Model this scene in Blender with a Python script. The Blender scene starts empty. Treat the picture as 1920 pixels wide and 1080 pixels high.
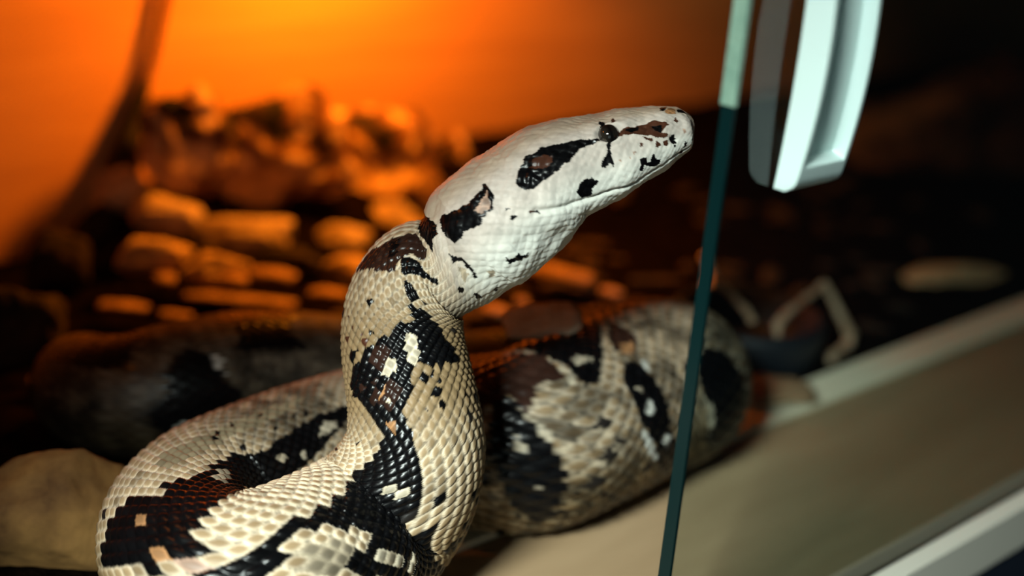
import bpy, bmesh, math, random
import numpy as np
from mathutils import Vector, Matrix, noise

C = bpy.context.scene.collection
SC = bpy.context.scene

# ------------------------------------------------------------------ camera, world, lights, exposure
def set_camera():
    p, a, rho = math.radians(20), math.radians(45), math.radians(5)
    f = Vector((math.cos(p)*math.sin(a), math.cos(p)*math.cos(a), -math.sin(p)))
    r0 = Vector((math.cos(a), -math.sin(a), 0)); u0 = r0.cross(f)
    r = r0*math.cos(rho)+u0*math.sin(rho); u = u0*math.cos(rho)-r0*math.sin(rho)
    cam = bpy.data.cameras.new('camera'); o = bpy.data.objects.new('camera', cam); C.objects.link(o)
    m = Matrix((r, u, -f)).transposed().to_4x4(); m.translation = (0, 0, .275)
    o.matrix_world = m
    cam.sensor_width = 36; cam.lens = 36*2667/1920
    cam.clip_start = .02; cam.clip_end = 20
    cam.dof.use_dof = True; cam.dof.focus_distance = .460; cam.dof.aperture_fstop = 3.7
    cam.dof.aperture_blades = 0
    SC.camera = o
set_camera()
SC.view_settings.view_transform = 'Standard'; SC.view_settings.look = 'None'
SC.view_settings.gamma = 1; SC.view_settings.use_curve_mapping = False
SC.view_settings.exposure = 0.0
w = bpy.data.worlds.new('world'); SC.world = w; w.use_nodes = True
w.node_tree.nodes['Background'].inputs[0].default_value = (.55, .9, 1, 1)
w.node_tree.nodes['Background'].inputs[1].default_value = .010

def lamp(name, kind, loc, energy, col, size, aim=None, size_y=None):
    d = bpy.data.lights.new(name, kind); d.energy = energy; d.color = col
    if kind == 'AREA':
        d.size = size
        if size_y: d.shape = 'RECTANGLE'; d.size_y = size_y
    else: d.shadow_soft_size = size
    o = bpy.data.objects.new(name, d); C.objects.link(o); o.location = loc
    if aim: o.rotation_euler = (Vector(aim)-Vector(loc)).to_track_quat('-Z', 'Y').to_euler()
    return o
key = lamp('window_light', 'AREA', (-.45, -.01, .60), 1.08, (.88, 1, .93), .22, aim=(.24, .31, .07), size_y=.06)
key.data.spread = math.radians(38)
lamp('chin_fill', 'AREA', (-.55, -.75, .12), .50, (.80, 1, .96), .60, aim=(.32, .31, .14))  # added fill light with no real source, brightens the chin
lamp('basking_lamp_light', 'POINT', (.10, .46, .33), .36, (1, .24, .025), .010)
tl = lamp('tank_lamp_light', 'SPOT', (.82, .62, .36), 1.1, (1, .50, .20), .03, aim=(.80, .72, .08))
tl.data.spot_size = math.radians(118); tl.data.spot_blend = .5
hl = lamp('heat_lamp_light', 'SPOT', (.52, .612, .235), 6.6, (1, .24, .008), .02, aim=(.51, .70, .05))
hl.data.spot_size = math.radians(150); hl.data.spot_blend = .4

# ------------------------------------------------------------------ materials
def mat(name):
    m = bpy.data.materials.new(name); m.use_nodes = True
    nt = m.node_tree; return m, nt, nt.nodes['Principled BSDF']
def nd(nt, t, **kw):
    n = nt.nodes.new(t)
    for k, v in kw.items():
        if k in n.inputs: n.inputs[k].default_value = v
        else: setattr(n, k, v)
    return n
def ramp(nt, src, stops):
    r = nt.nodes.new('ShaderNodeValToRGB'); e = r.color_ramp.elements
    while len(e) < len(stops): e.new(.5)
    for q, (pos, col) in zip(e, stops): q.position = pos; q.color = (*col, 1)
    nt.links.new(src, r.inputs[0]); return r.outputs[0]
def noisy(name, stops, scale=40, rough=.8, bump=.3, detail=6, stretch=None, bump_scale=None, spec=.3, dist=.0):
    m, nt, b = mat(name)
    tc = nd(nt, 'ShaderNodeTexCoord'); v = tc.outputs['Object']
    if stretch:
        mp = nd(nt, 'ShaderNodeMapping'); mp.inputs['Scale'].default_value = stretch
        nt.links.new(v, mp.inputs[0]); v = mp.outputs[0]
    n = nd(nt, 'ShaderNodeTexNoise', Scale=scale, Detail=detail, Roughness=.6, Distortion=dist); nt.links.new(v, n.inputs['Vector'])
    nt.links.new(ramp(nt, n.outputs['Fac'], stops), b.inputs['Base Color'])
    n2 = nd(nt, 'ShaderNodeTexNoise', Scale=bump_scale or scale*3, Detail=5); nt.links.new(v, n2.inputs['Vector'])
    bp = nd(nt, 'ShaderNodeBump', Strength=bump, Distance=.003); nt.links.new(n2.outputs['Fac'], bp.inputs['Height'])
    nt.links.new(bp.outputs[0], b.inputs['Normal'])
    b.inputs['Roughness'].default_value = rough; b.inputs['Specular IOR Level'].default_value = spec
    return m
def plain(name, col, rough=.5, spec=.5, metal=0, coat=0):
    m, nt, b = mat(name); b.inputs['Base Color'].default_value = (*col, 1)
    b.inputs['Roughness'].default_value = rough; b.inputs['Specular IOR Level'].default_value = spec
    b.inputs['Metallic'].default_value = metal; b.inputs['Coat Weight'].default_value = coat
    return m
M_wall = noisy('pale_plywood', [(.3, (.50, .26, .11)), (.7, (.60, .33, .14))], scale=6, stretch=(1.2, 1, 14), rough=.7, bump=.08, bump_scale=30)
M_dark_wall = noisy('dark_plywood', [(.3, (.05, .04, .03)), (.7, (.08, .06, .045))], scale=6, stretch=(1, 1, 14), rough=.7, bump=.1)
M_soil = noisy('dark_soil', [(.35, (.002, .0014, .001)), (.7, (.008, .005, .003))], scale=120, rough=1, bump=.8, spec=.0)
M_sill = noisy('pale_sill_board', [(.3, (.30, .20, .11)), (.7, (.38, .26, .15))], scale=5, stretch=(1.5, 8, 8), rough=.55, bump=.04)
M_sill_lip = noisy('cream_sill_edge', [(.3, (.86, .75, .55)), (.7, (.92, .82, .62))], scale=8, rough=.45, bump=.03)
M_steel = plain('brushed_track', (.75, .72, .62), .35, .5)
M_navy = plain('navy_cabinet', (.01, .016, .03), .6, .3)
M_black = plain('black_rubber', (.006, .006, .006), .6, .2)
M_white = plain('white_plastic', (.66, .83, .81), .32, .5)
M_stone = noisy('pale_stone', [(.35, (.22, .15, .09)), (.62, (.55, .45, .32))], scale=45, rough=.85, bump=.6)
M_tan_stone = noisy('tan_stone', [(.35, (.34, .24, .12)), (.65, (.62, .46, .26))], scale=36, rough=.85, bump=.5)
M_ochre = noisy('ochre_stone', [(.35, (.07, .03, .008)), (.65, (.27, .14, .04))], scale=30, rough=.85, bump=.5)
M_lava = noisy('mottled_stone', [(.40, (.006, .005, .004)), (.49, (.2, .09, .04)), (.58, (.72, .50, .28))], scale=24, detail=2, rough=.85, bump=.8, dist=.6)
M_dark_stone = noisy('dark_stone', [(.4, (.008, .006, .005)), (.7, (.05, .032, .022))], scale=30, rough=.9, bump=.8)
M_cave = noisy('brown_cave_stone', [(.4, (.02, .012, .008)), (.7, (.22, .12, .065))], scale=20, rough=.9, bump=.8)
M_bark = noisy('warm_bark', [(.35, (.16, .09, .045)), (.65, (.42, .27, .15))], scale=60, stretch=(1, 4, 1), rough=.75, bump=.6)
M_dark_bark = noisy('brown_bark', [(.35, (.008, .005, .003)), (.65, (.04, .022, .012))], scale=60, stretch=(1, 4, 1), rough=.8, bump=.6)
M_twig = noisy('dry_twig', [(.35, (.42, .28, .17)), (.65, (.68, .5, .34))], scale=90, rough=.7, bump=.5)
M_bowl = plain('dark_blue_glaze', (.002, .005, .010), .6, .5)
M_edge = plain('teal_glass_edge', (.001, .012, .013), .3, .25)
M_edge_reflection = noisy('painted_edge_reflection', [(.3, (.13, .24, .19)), (.7, (.24, .37, .29))], scale=90, rough=.5, bump=.3)  # light reflected by the glass edge, put into the colour

def glass():
    m = bpy.data.materials.new('clear_glass'); m.use_nodes = True; nt = m.node_tree
    nt.nodes.clear()
    out = nd(nt, 'ShaderNodeOutputMaterial'); mx = nd(nt, 'ShaderNodeMixShader')
    tr = nd(nt, 'ShaderNodeBsdfTransparent'); tr.inputs[0].default_value = (.81, .87, .86, 1)
    gl = nd(nt, 'ShaderNodeBsdfGlossy', Roughness=.015); fr = nd(nt, 'ShaderNodeFresnel', IOR=1.52)
    ge = nd(nt, 'ShaderNodeNewGeometry'); fm = nd(nt, 'ShaderNodeMath', operation='MULTIPLY'); iv = nd(nt, 'ShaderNodeMath', operation='SUBTRACT'); iv.inputs[0].default_value = 1
    nt.links.new(ge.outputs['Backfacing'], iv.inputs[1]); nt.links.new(fr.outputs[0], fm.inputs[0]); nt.links.new(iv.outputs[0], fm.inputs[1])
    nt.links.new(fm.outputs[0], mx.inputs[0]); nt.links.new(tr.outputs[0], mx.inputs[1]); nt.links.new(gl.outputs[0], mx.inputs[2])
    nt.links.new(mx.outputs[0], out.inputs[0]); return m
M_glass = glass()

def skin():
    m, nt, b = mat('boa_skin')
    at = nd(nt, 'ShaderNodeAttribute', attribute_name='pigment')
    nt.links.new(at.outputs['Color'], b.inputs['Base Color'])
    nt.links.new(at.outputs['Alpha'], b.inputs['Roughness'])
    tc = nd(nt, 'ShaderNodeTexCoord')
    n = nd(nt, 'ShaderNodeTexNoise', Scale=900, Detail=3); nt.links.new(tc.outputs['Object'], n.inputs['Vector'])
    bp = nd(nt, 'ShaderNodeBump', Strength=.12, Distance=.0004); nt.links.new(n.outputs['Fac'], bp.inputs['Height'])
    nt.links.new(bp.outputs[0], b.inputs['Normal'])
    b.inputs['Specular IOR Level'].default_value = .20
    return m
M_skin = skin()
def eye_mat():
    m, nt, b = mat('dark_eye')
    tc = nd(nt, 'ShaderNodeTexCoord'); sx = nd(nt, 'ShaderNodeSeparateXYZ'); nt.links.new(tc.outputs['Object'], sx.inputs[0])
    ab = nd(nt, 'ShaderNodeMath', operation='ABSOLUTE'); nt.links.new(sx.outputs['X'], ab.inputs[0])
    col = ramp(nt, ab.outputs[0], [(0, (.002, .002, .002)), (.0008, (.03, .024, .018))])
    nt.links.new(col, b.inputs['Base Color']); b.inputs['Roughness'].default_value = .06; b.inputs['Coat Weight'].default_value = 1
    return m
M_eye = eye_mat()

# ------------------------------------------------------------------ object helpers
def tag(o, label=None, cat=None, group=None, kind=None):
    if label: o['label'] = label
    if cat: o['category'] = cat
    if group: o['group'] = group
    if kind: o['kind'] = kind
    return o
def obj(name, bm, m, parent=None, smooth=True):
    me = bpy.data.meshes.new(name)
    bmesh.ops.recalc_face_normals(bm, faces=bm.faces)
    bm.to_mesh(me); bm.free()
    if m: me.materials.append(m)
    if smooth:
        for p in me.polygons: p.use_smooth = True
    o = bpy.data.objects.new(name, me); C.objects.link(o)
    if parent: o.parent = parent
    return o
def empty(name, loc):
    o = bpy.data.objects.new(name, None); C.objects.link(o); o.location = loc; o.empty_display_size = .01; return o
def box(bm, x0, x1, y0, y1, z0, z1):
    v = [bm.verts.new((x, y, z)) for x in (x0, x1) for y in (y0, y1) for z in (z0, z1)]
    for f in ((0, 1, 3, 2), (4, 6, 7, 5), (0, 4, 5, 1), (2, 3, 7, 6), (0, 2, 6, 4), (1, 5, 7, 3)): bm.faces.new([v[i] for i in f])
def bev(o, w=.001, seg=2):
    b = o.modifiers.new('bevel', 'BEVEL'); b.width = w; b.segments = seg; b.limit_method = 'ANGLE'; return o
def tube(bm, pts, rad, n=14, k=8, wob=0, seed=0):
    P = crom(np.array(pts), k); R = crom(np.array(rad)[:, None], k)[:, 0]
    P = P+np.array([[noise.noise(Vector((i*.35, seed, q*7)))*wob for q in range(3)] for i in range(len(P))])
    T = unit(np.gradient(P, axis=0)); ref = np.array([.3, .2, .93])
    rings = []
    for i, (p, t) in enumerate(zip(P, T)):
        a = unit(np.cross(t, ref)); b = np.cross(t, a)
        rings.append([bm.verts.new(Vector(p+max(R[i], 1e-4)*(math.cos(q)*a+math.sin(q)*b))) for q in np.linspace(0, 2*math.pi, n, endpoint=False)])
    for A, B in zip(rings[:-1], rings[1:]):
        for j in range(n): bm.faces.new((A[j], A[(j+1) % n], B[(j+1) % n], B[j]))
    bm.faces.new(rings[0]); bm.faces.new(rings[-1])

# <snake-data>
STATIONS = [
 (0.3655,0.2873,0.1690, 0.0046,0.0075,2.00, 0.003,0.260,0.979),
 (0.3640,0.2886,0.1685, 0.0064,0.0095,2.10, -0.008,0.270,0.976),
 (0.3617,0.2903,0.1676, 0.0079,0.0115,2.30, -0.051,0.307,0.964),
 (0.3576,0.2936,0.1658, 0.0099,0.0140,2.50, -0.086,0.335,0.952),
 (0.3519,0.2975,0.1629, 0.0115,0.0160,2.60, -0.099,0.345,0.947),
 (0.3471,0.3007,0.1606, 0.0132,0.0175,2.60, -0.096,0.343,0.948),
 (0.3428,0.3035,0.1582, 0.0142,0.0185,2.50, -0.094,0.341,0.949),
 (0.3366,0.3077,0.1550, 0.0158,0.0200,2.40, -0.101,0.347,0.946),
 (0.3306,0.3119,0.1520, 0.0173,0.0220,2.30, -0.121,0.363,0.938),
 (0.3257,0.3148,0.1481, 0.0186,0.0235,2.20, -0.132,0.372,0.933),
 (0.3205,0.3175,0.1426, 0.0198,0.0245,2.10, -0.176,0.405,0.912),
 (0.3158,0.3204,0.1379, 0.0205,0.0250,2.10, -0.228,0.442,0.882),
 (0.3113,0.3231,0.1333, 0.0209,0.0248,2.10, -0.257,0.461,0.865),
 (0.3074,0.3258,0.1282, 0.0204,0.0235,2.10, -0.287,0.481,0.844),
 (0.3041,0.3280,0.1230, 0.0184,0.0210,2.10, -0.299,0.488,0.836),
 (0.2999,0.3318,0.1179, 0.0167,0.0167,2.00, -0.798,0.240,0.524),
 (0.2954,0.3360,0.1142, 0.0190,0.0190,2.00, -0.894,0.016,0.487),
 (0.2907,0.3381,0.1078, 0.0194,0.0194,2.00, -0.885,-0.224,0.477),
 (0.2873,0.3372,0.0996, 0.0198,0.0198,2.00, -0.845,-0.382,0.392),
 (0.2851,0.3334,0.0908, 0.0203,0.0203,2.00, -0.806,-0.484,0.418),
 (0.2841,0.3286,0.0818, 0.0209,0.0209,2.00, -0.745,-0.495,0.516),
 (0.2834,0.3244,0.0727, 0.0216,0.0216,2.00, -0.719,-0.471,0.611),
 (0.2827,0.3218,0.0621, 0.0230,0.0230,2.00, -0.685,-0.416,0.639),
 (0.2806,0.3223,0.0502, 0.0249,0.0249,2.00, -0.635,-0.263,0.741),
 (0.2774,0.3265,0.0375, 0.0268,0.0268,2.00, -0.532,-0.120,0.781),
 (0.2659,0.3274,0.0298, 0.0278,0.0286,2.00, -0.409,-0.035,0.891),
 (0.2461,0.3243,0.0284, 0.0284,0.0293,2.00, -0.252,-0.007,0.959),
 (0.2268,0.3239,0.0284, 0.0284,0.0293,2.00, -0.065,0.122,0.988),
 (0.2154,0.3318,0.0278, 0.0278,0.0286,2.00, 0.000,0.000,1.000),
 (0.2143,0.3490,0.0270, 0.0270,0.0278,2.00, 0.000,0.000,1.000),
 (0.2236,0.3693,0.0265, 0.0265,0.0273,2.00, 0.000,0.000,1.000),
 (0.2395,0.3819,0.0263, 0.0263,0.0271,2.00, 0.000,0.000,1.000),
 (0.2566,0.3859,0.0265, 0.0265,0.0273,2.00, 0.000,0.000,1.000),
 (0.2823,0.3895,0.0265, 0.0265,0.0273,2.00, 0.000,0.000,1.000),
 (0.3090,0.3885,0.0270, 0.0270,0.0278,2.00, 0.000,0.000,1.000),
 (0.3299,0.3786,0.0290, 0.0290,0.0299,2.00, 0.000,0.000,1.000),
 (0.3388,0.3576,0.0320, 0.0320,0.0330,2.00, 0.000,0.000,1.000),
 (0.3554,0.3410,0.0345, 0.0345,0.0355,2.00, 0.000,0.000,1.000),
 (0.3867,0.3415,0.0355, 0.0355,0.0366,2.00, 0.000,0.000,1.000),
 (0.4191,0.3451,0.0355, 0.0355,0.0366,2.00, 0.000,0.000,1.000),
 (0.4417,0.3458,0.0350, 0.0350,0.0361,2.00, 0.000,0.000,1.000),
 (0.4570,0.3560,0.0320, 0.0320,0.0330,2.00, 0.000,0.000,1.000),
 (0.4650,0.3730,0.0290, 0.0290,0.0299,2.00, 0.000,0.000,1.000),
 (0.4560,0.3900,0.0260, 0.0260,0.0268,2.00, 0.000,0.000,1.000),
 (0.4330,0.3990,0.0235, 0.0235,0.0242,2.00, 0.000,0.000,1.000),
 (0.4100,0.4040,0.0225, 0.0225,0.0232,2.00, 0.000,0.000,1.000),
 (0.3850,0.4140,0.0225, 0.0225,0.0232,2.00, 0.000,0.000,1.000),
 (0.3600,0.4300,0.0240, 0.0240,0.0247,2.00, 0.000,0.000,1.000),
 (0.3350,0.4450,0.0265, 0.0265,0.0273,2.00, 0.000,0.000,1.000),
 (0.3080,0.4570,0.0280, 0.0280,0.0288,2.00, 0.000,0.000,1.000),
 (0.2800,0.4630,0.0275, 0.0275,0.0283,2.00, 0.000,0.000,1.000),
 (0.2620,0.4740,0.0250, 0.0250,0.0258,2.00, 0.000,0.000,1.000),
 (0.2550,0.4950,0.0220, 0.0220,0.0227,2.00, 0.000,0.000,1.000),
 (0.2650,0.5150,0.0180, 0.0180,0.0185,2.00, 0.000,0.000,1.000),
 (0.2900,0.5250,0.0120, 0.0120,0.0124,2.00, 0.000,0.000,1.000),
 (0.3150,0.5200,0.0070, 0.0070,0.0072,2.00, 0.000,0.000,1.000),
 (0.3300,0.5120,0.0030, 0.0030,0.0031,2.00, 0.000,0.000,1.000),
]
MARKS = [
 ('k','606,-114 575,-99 538,-91 497,-93 456,-95 412,-101 354,-109 324,-111 330,-118 361,-120 405,-122 446,-136 490,-142 538,-142 568,-142 599,-136 609,-122'),
 ('k','606,114 575,99 538,91 497,93 456,95 412,101 354,109 324,111 330,118 361,120 405,122 446,136 490,142 538,142 568,142 599,136 609,122'),
 ('b','528,-101 494,-105 480,-116 497,-126 524,-122 541,-112'),
 ('b','528,101 494,105 480,116 497,126 524,122 541,112'),
 ('k','834,-74 779,-95 735,-97 684,-85 684,-99 684,-112 718,-128 745,-130 759,-136 796,-130 847,-132 851,-112 847,-91'),
 ('k','834,74 779,95 735,97 684,85 684,99 684,112 718,128 745,130 759,136 796,130 847,132 851,112 847,91'),
 ('p','735,-109 694,-99 698,-116 725,-126 745,-124 749,-112'),
 ('p','735,109 694,99 698,116 725,126 745,124 749,112'),
 ('k','691,-99 684,-111 704,-118 708,-111'),
 ('k','691,99 684,111 704,118 708,111'),
 ('k','310,-120 296,-124 310,-147 320,-167 330,-159 351,-167 358,-161 337,-151 320,-142'),
 ('k','310,120 296,124 310,147 320,167 330,159 351,167 358,161 337,151 320,142'),
 ('k','307,-62 293,-70 303,-93 313,-91'),
 ('k','307,62 293,70 303,93 313,91'),
 ('k','449,-178 429,-171 392,-169 381,-184 402,-192 415,-209 449,-202 466,-186'),
 ('k','449,178 429,171 392,169 381,184 402,192 415,209 449,202 466,186'),
 ('k','232,-173 211,-176 211,-190 194,-194 184,-173 177,-178 174,-194 160,-204 181,-217 201,-208 225,-194 235,-206 245,-202 232,-184'),
 ('k','232,173 211,176 211,190 194,194 184,173 177,178 174,194 160,204 181,217 201,208 225,194 235,206 245,202 232,184'),
 ('b','266,-112 235,-109 201,-109 157,-101 140,-101 120,-111 96,-126 116,-132 130,-142 109,-151 120,-157 150,-153 171,-142 201,-136 228,-128 252,-124 269,-124'),
 ('b','266,112 235,109 201,109 157,101 140,101 120,111 96,126 116,132 130,142 109,151 120,157 150,153 171,142 201,136 228,128 252,124 269,124'),
 ('k','232,-111 198,-111 205,-122 232,-122 242,-116'),
 ('k','232,111 198,111 205,122 232,122 242,116'),
 ('k','150,-120 120,-122 130,-144 150,-132'),
 ('k','150,120 120,122 130,144 150,132'),
 ('b','201,-140 181,-144 164,-155 177,-155 194,-147'),
 ('b','201,140 181,144 164,155 177,155 194,147'),
 ('b','123,-165 123,-171 130,-171 137,-167 140,-163 137,-161 130,-159 126,-161 120,-163'),
 ('b','123,165 123,171 130,171 137,167 140,163 137,161 130,159 126,161 120,163'),
 ('b','150,-165 157,-167 160,-167 164,-165 167,-163 164,-159 160,-157 154,-157 150,-161'),
 ('b','150,165 157,167 160,167 164,165 167,163 164,159 160,157 154,157 150,161'),
 ('b','208,-155 208,-155 211,-157 215,-155 218,-155 215,-153 211,-151 208,-153 205,-153'),
 ('b','208,155 208,155 211,157 215,155 218,155 215,153 211,151 208,153 205,153'),
 ('b','256,-76 259,-83 266,-85 269,-81 269,-76 266,-68 259,-64 256,-64 256,-70'),
 ('b','256,76 259,83 266,85 269,81 269,76 266,68 259,64 256,64 256,70'),
 ('p','48,-155 48,-161 52,-163 55,-159 55,-155 55,-151 52,-145 48,-147 45,-149'),
 ('p','48,155 48,161 52,163 55,159 55,155 55,151 52,145 48,147 45,149'),
 ('p','290,-161 290,-163 293,-163 296,-161 296,-161 296,-159 293,-159 290,-159 290,-159'),
 ('p','290,161 290,163 293,163 296,161 296,161 296,159 293,159 290,159 290,159'),
 ('p','259,-163 262,-165 266,-165 266,-165 266,-163 266,-161 266,-161 262,-161 259,-163'),
 ('p','259,163 262,165 266,165 266,165 266,163 266,161 266,161 262,161 259,163'),
 ('p','242,-161 242,-161 245,-163 249,-161 249,-159 249,-159 245,-159 242,-159 239,-159'),
 ('p','242,161 242,161 245,163 249,161 249,159 249,159 245,159 242,159 239,159'),
 ('b','62,-112 62,-116 65,-122 69,-118 72,-114 69,-107 65,-103 62,-99 62,-107'),
 ('b','62,112 62,116 65,122 69,118 72,114 69,107 65,103 62,99 62,107'),
 ('k','106,-159 89,-155 82,-165 86,-182 103,-180'),
 ('k','106,159 89,155 82,165 86,182 103,180'),
 ('k','99,-27 79,-31 96,-72 106,-66'),
 ('o','82,-47 52,-31 58,-83 79,-87 96,-78'),
 ('o','82,47 52,31 58,83 79,87 96,78'),
 ('k','52,-43 27,-25 11,-27 34,-68 52,-72'),
 ('k','52,-208 55,-213 58,-217 62,-209 65,-202 62,-196 58,-190 55,-192 52,-198'),
 ('k','52,208 55,213 58,217 62,209 65,202 62,196 58,190 55,192 52,198'),
 ('k','65,-235 65,-240 69,-242 75,-233 75,-227 75,-221 72,-219 69,-221 65,-229'),
 ('k','65,235 65,240 69,242 75,233 75,227 75,221 72,219 69,221 65,229'),
 ('k','92,-190 96,-192 99,-192 103,-188 103,-186 103,-184 99,-182 96,-184 92,-186'),
 ('k','92,190 96,192 99,192 103,188 103,186 103,184 99,182 96,184 92,186'),
 ('b','613,-167 613,-167 619,-167 626,-165 630,-163 626,-161 623,-161 616,-163 609,-165'),
 ('b','613,167 613,167 619,167 626,165 630,163 626,161 623,161 616,163 609,165'),
 ('k','667,-145 667,-147 677,-145 684,-145 687,-144 684,-142 681,-142 674,-142 667,-144'),
 ('k','667,145 667,147 677,145 684,145 687,144 684,142 681,142 674,142 667,144'),
 ('k','660,-157 667,-157 674,-159 687,-157 691,-155 691,-153 684,-153 674,-153 664,-155'),
 ('k','660,157 667,157 674,159 687,157 691,155 691,153 684,153 674,153 664,155'),
 ('k','606,-171 609,-173 613,-171 616,-169 616,-167 613,-165 609,-167 606,-167 606,-169'),
 ('k','606,171 609,173 613,171 616,169 616,167 613,165 609,167 606,167 606,169'),
 ('k','888,-130 878,-145 871,-157 868,-171 871,-184 881,-204 885,-196 878,-182 878,-167 885,-153 898,-142 891,-138'),
 ('k','888,130 878,145 871,157 868,171 871,184 881,204 885,196 878,182 878,167 885,153 898,142 891,138'),
 ('g','898,-157 885,-169 888,-180 902,-176 905,-163'),
 ('g','898,157 885,169 888,180 902,176 905,163'),
 ('k','769,-194 762,-202 745,-204 732,-204 732,-215 711,-217 725,-225 742,-219 752,-215 776,-211 772,-204'),
 ('k','769,194 762,202 745,204 732,204 732,215 711,217 725,225 742,219 752,215 776,211 772,204'),
 ('g','847,-202 834,-202 854,-219 861,-213'),
 ('g','847,202 834,202 854,219 861,213'),
 ('k','922,-180 929,-176 936,-171 939,-165 939,-161 936,-161 932,-163 925,-171 922,-176'),
 ('k','922,180 929,176 936,171 939,165 939,161 936,161 932,163 925,171 922,176'),
 ('k','905,-235 908,-229 915,-223 915,-213 912,-206 905,-211 902,-215 902,-223 902,-233'),
 ('k','905,235 908,229 915,223 915,213 912,206 905,211 902,215 902,223 902,233'),
 ('k','868,-250 871,-252 874,-252 878,-250 878,-244 874,-240 871,-239 868,-239 868,-244'),
 ('k','868,250 871,252 874,252 878,250 878,244 874,240 871,239 868,239 868,244'),
 ('k','990,45 885,35 851,-76 871,-95 929,-78 936,-47'),
 ('n','1128,87 1092,72 1064,43 1036,33 1020,23 997,21 949,-48 990,-47 1020,-23 1056,-16 1080,-23 1104,17'),
 ('k','1040,23 1024,19 1040,-6 1068,4'),
 ('k','1040,-17 1020,-29 1000,-54 973,-97 976,-105 1004,-74 1040,-58 1068,-35'),
 ('k','1080,-43 1068,-56 1088,-76 1116,-74 1128,-56 1100,-50'),
 ('k','1236,-23 1268,-12 1284,10 1300,31 1320,43 1336,62 1364,85 1396,99 1432,87 1448,70 1488,54 1512,47 1524,39 1528,8 1500,6 1484,-2 1468,-16 1440,-23 1408,-25 1384,-27 1368,-37 1376,-50 1388,-70 1388,-93 1392,-114 1360,-116 1316,-112 1260,-99 1156,-91 1144,-78 1140,-62 1152,-50 1180,-58 1220,-54 1228,-41'),
 ('n','1304,27 1292,-6 1328,-4 1368,16 1392,27 1416,64 1384,70 1344,41'),
 ('k','1352,54 1348,25 1380,21 1400,45 1392,70'),
 ('n','1420,31 1404,6 1428,-14 1464,-2 1476,17 1464,41 1448,58'),
 ('t','1268,-37 1264,-47 1280,-52 1312,-52 1344,-47 1364,-33 1344,-27 1296,-31'),
 ('t','1348,10 1332,-2 1344,-14 1380,-6 1392,8 1388,21'),
 ('o','1412,23 1416,16 1436,19 1452,29 1452,37 1432,31'),
 ('t','1456,27 1460,14 1468,17 1468,27'),
 ('k','1368,2 1372,4 1372,4 1372,8 1368,8 1364,8 1364,6 1364,4 1364,2'),
 ('k','1220,29 1228,31 1228,35 1228,39 1224,41 1220,41 1216,39 1216,35 1216,31'),
 ('k','1260,10 1268,14 1272,19 1268,23 1260,25 1252,25 1248,19 1244,16 1252,14'),
 ('k','1176,14 1184,14 1188,17 1188,23 1180,25 1176,25 1168,23 1168,19 1168,14'),
 ('k','1240,6 1244,8 1248,10 1248,12 1244,14 1240,14 1236,12 1236,8 1240,8'),
 ('b','1212,58 1216,58 1216,62 1216,66 1212,70 1208,70 1208,68 1208,64 1208,60'),
 ('b','1188,0 1192,2 1196,4 1196,6 1192,8 1188,6 1184,6 1184,4 1184,2'),
 ('b','1284,31 1284,31 1288,33 1284,35 1284,37 1280,37 1276,35 1276,33 1280,31'),
 ('b','1244,52 1248,54 1248,56 1248,60 1244,62 1240,62 1240,60 1240,56 1240,52'),
 ('b','1264,37 1264,37 1268,39 1264,41 1264,41 1260,43 1260,41 1256,37 1260,37'),
 ('b','1268,68 1268,72 1268,74 1268,78 1268,80 1264,80 1260,78 1264,74 1264,70'),
 ('k','1296,74 1300,48 1312,48 1312,56 1308,60 1324,68 1316,76'),
 ('k','1412,-54 1420,-48 1424,-45 1420,-41 1412,-39 1404,-41 1396,-45 1400,-48 1404,-52'),
 ('k','1404,-62 1412,-60 1416,-56 1412,-52 1408,-48 1400,-50 1396,-54 1392,-60 1400,-62'),
 ('k','1460,-64 1468,-60 1472,-56 1468,-50 1460,-47 1452,-50 1448,-54 1448,-58 1452,-64'),
 ('k','1440,-48 1444,-47 1444,-45 1444,-43 1440,-43 1436,-43 1436,-45 1432,-47 1436,-48'),
 ('k','1432,-70 1436,-68 1436,-66 1436,-64 1432,-62 1428,-62 1424,-66 1424,-68 1428,-70'),
 ('k','1488,-124 1492,-122 1492,-116 1488,-111 1484,-107 1480,-107 1476,-112 1480,-118 1484,-124'),
 ('k','1492,-72 1496,-72 1500,-68 1496,-62 1492,-60 1488,-60 1484,-64 1484,-68 1488,-72'),
 ('k','1492,-41 1496,-39 1496,-37 1496,-35 1492,-31 1488,-31 1484,-35 1484,-37 1488,-41'),
 ('k','1480,52 1484,25 1488,0 1524,-8 1544,-16 1584,-25 1628,-41 1660,-52 1668,-62 1696,-70 1708,-70 1740,-76 2068,-85 1776,-80 2156,-105 1876,-99 2044,-112 1768,-112 1768,-126 1816,-151 1924,-167 1968,-190 2060,-169 2136,-155 2188,-144 2232,-136 2284,-132 2324,-128 2320,-116 2296,-105 2244,-99 2204,-97 2192,-87 2224,-78 2288,-72 2332,-68 2364,-62 2376,-56 2336,-47 2252,-31 1896,-6 1680,31 1628,35 1592,33 1560,29 1528,33 1504,45'),
 ('t','1700,-19 1688,-25 1680,-33 1700,-45 1704,-39 1724,-41 2008,-68 1744,-43 1716,-33'),
 ('o','1972,-50 2024,-58 1964,-62 1932,-54'),
 ('o','1512,23 1508,8 1552,10 1540,19 1528,23'),
 ('t','1684,-54 1680,-60 1692,-62 1696,-58'),
 ('t','2232,-120 2196,-111 2184,-116 2200,-122 2224,-126'),
 ('t','2232,120 2196,111 2184,116 2200,122 2224,126'),
 ('t','2148,-124 2128,-130 2140,-134 2156,-130'),
 ('t','2148,124 2128,130 2140,134 2156,130'),
 ('t','2084,-130 1996,-132 2084,-153 2108,-153 2108,-142'),
 ('t','2084,130 1996,132 2084,153 2108,153 2108,142'),
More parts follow.
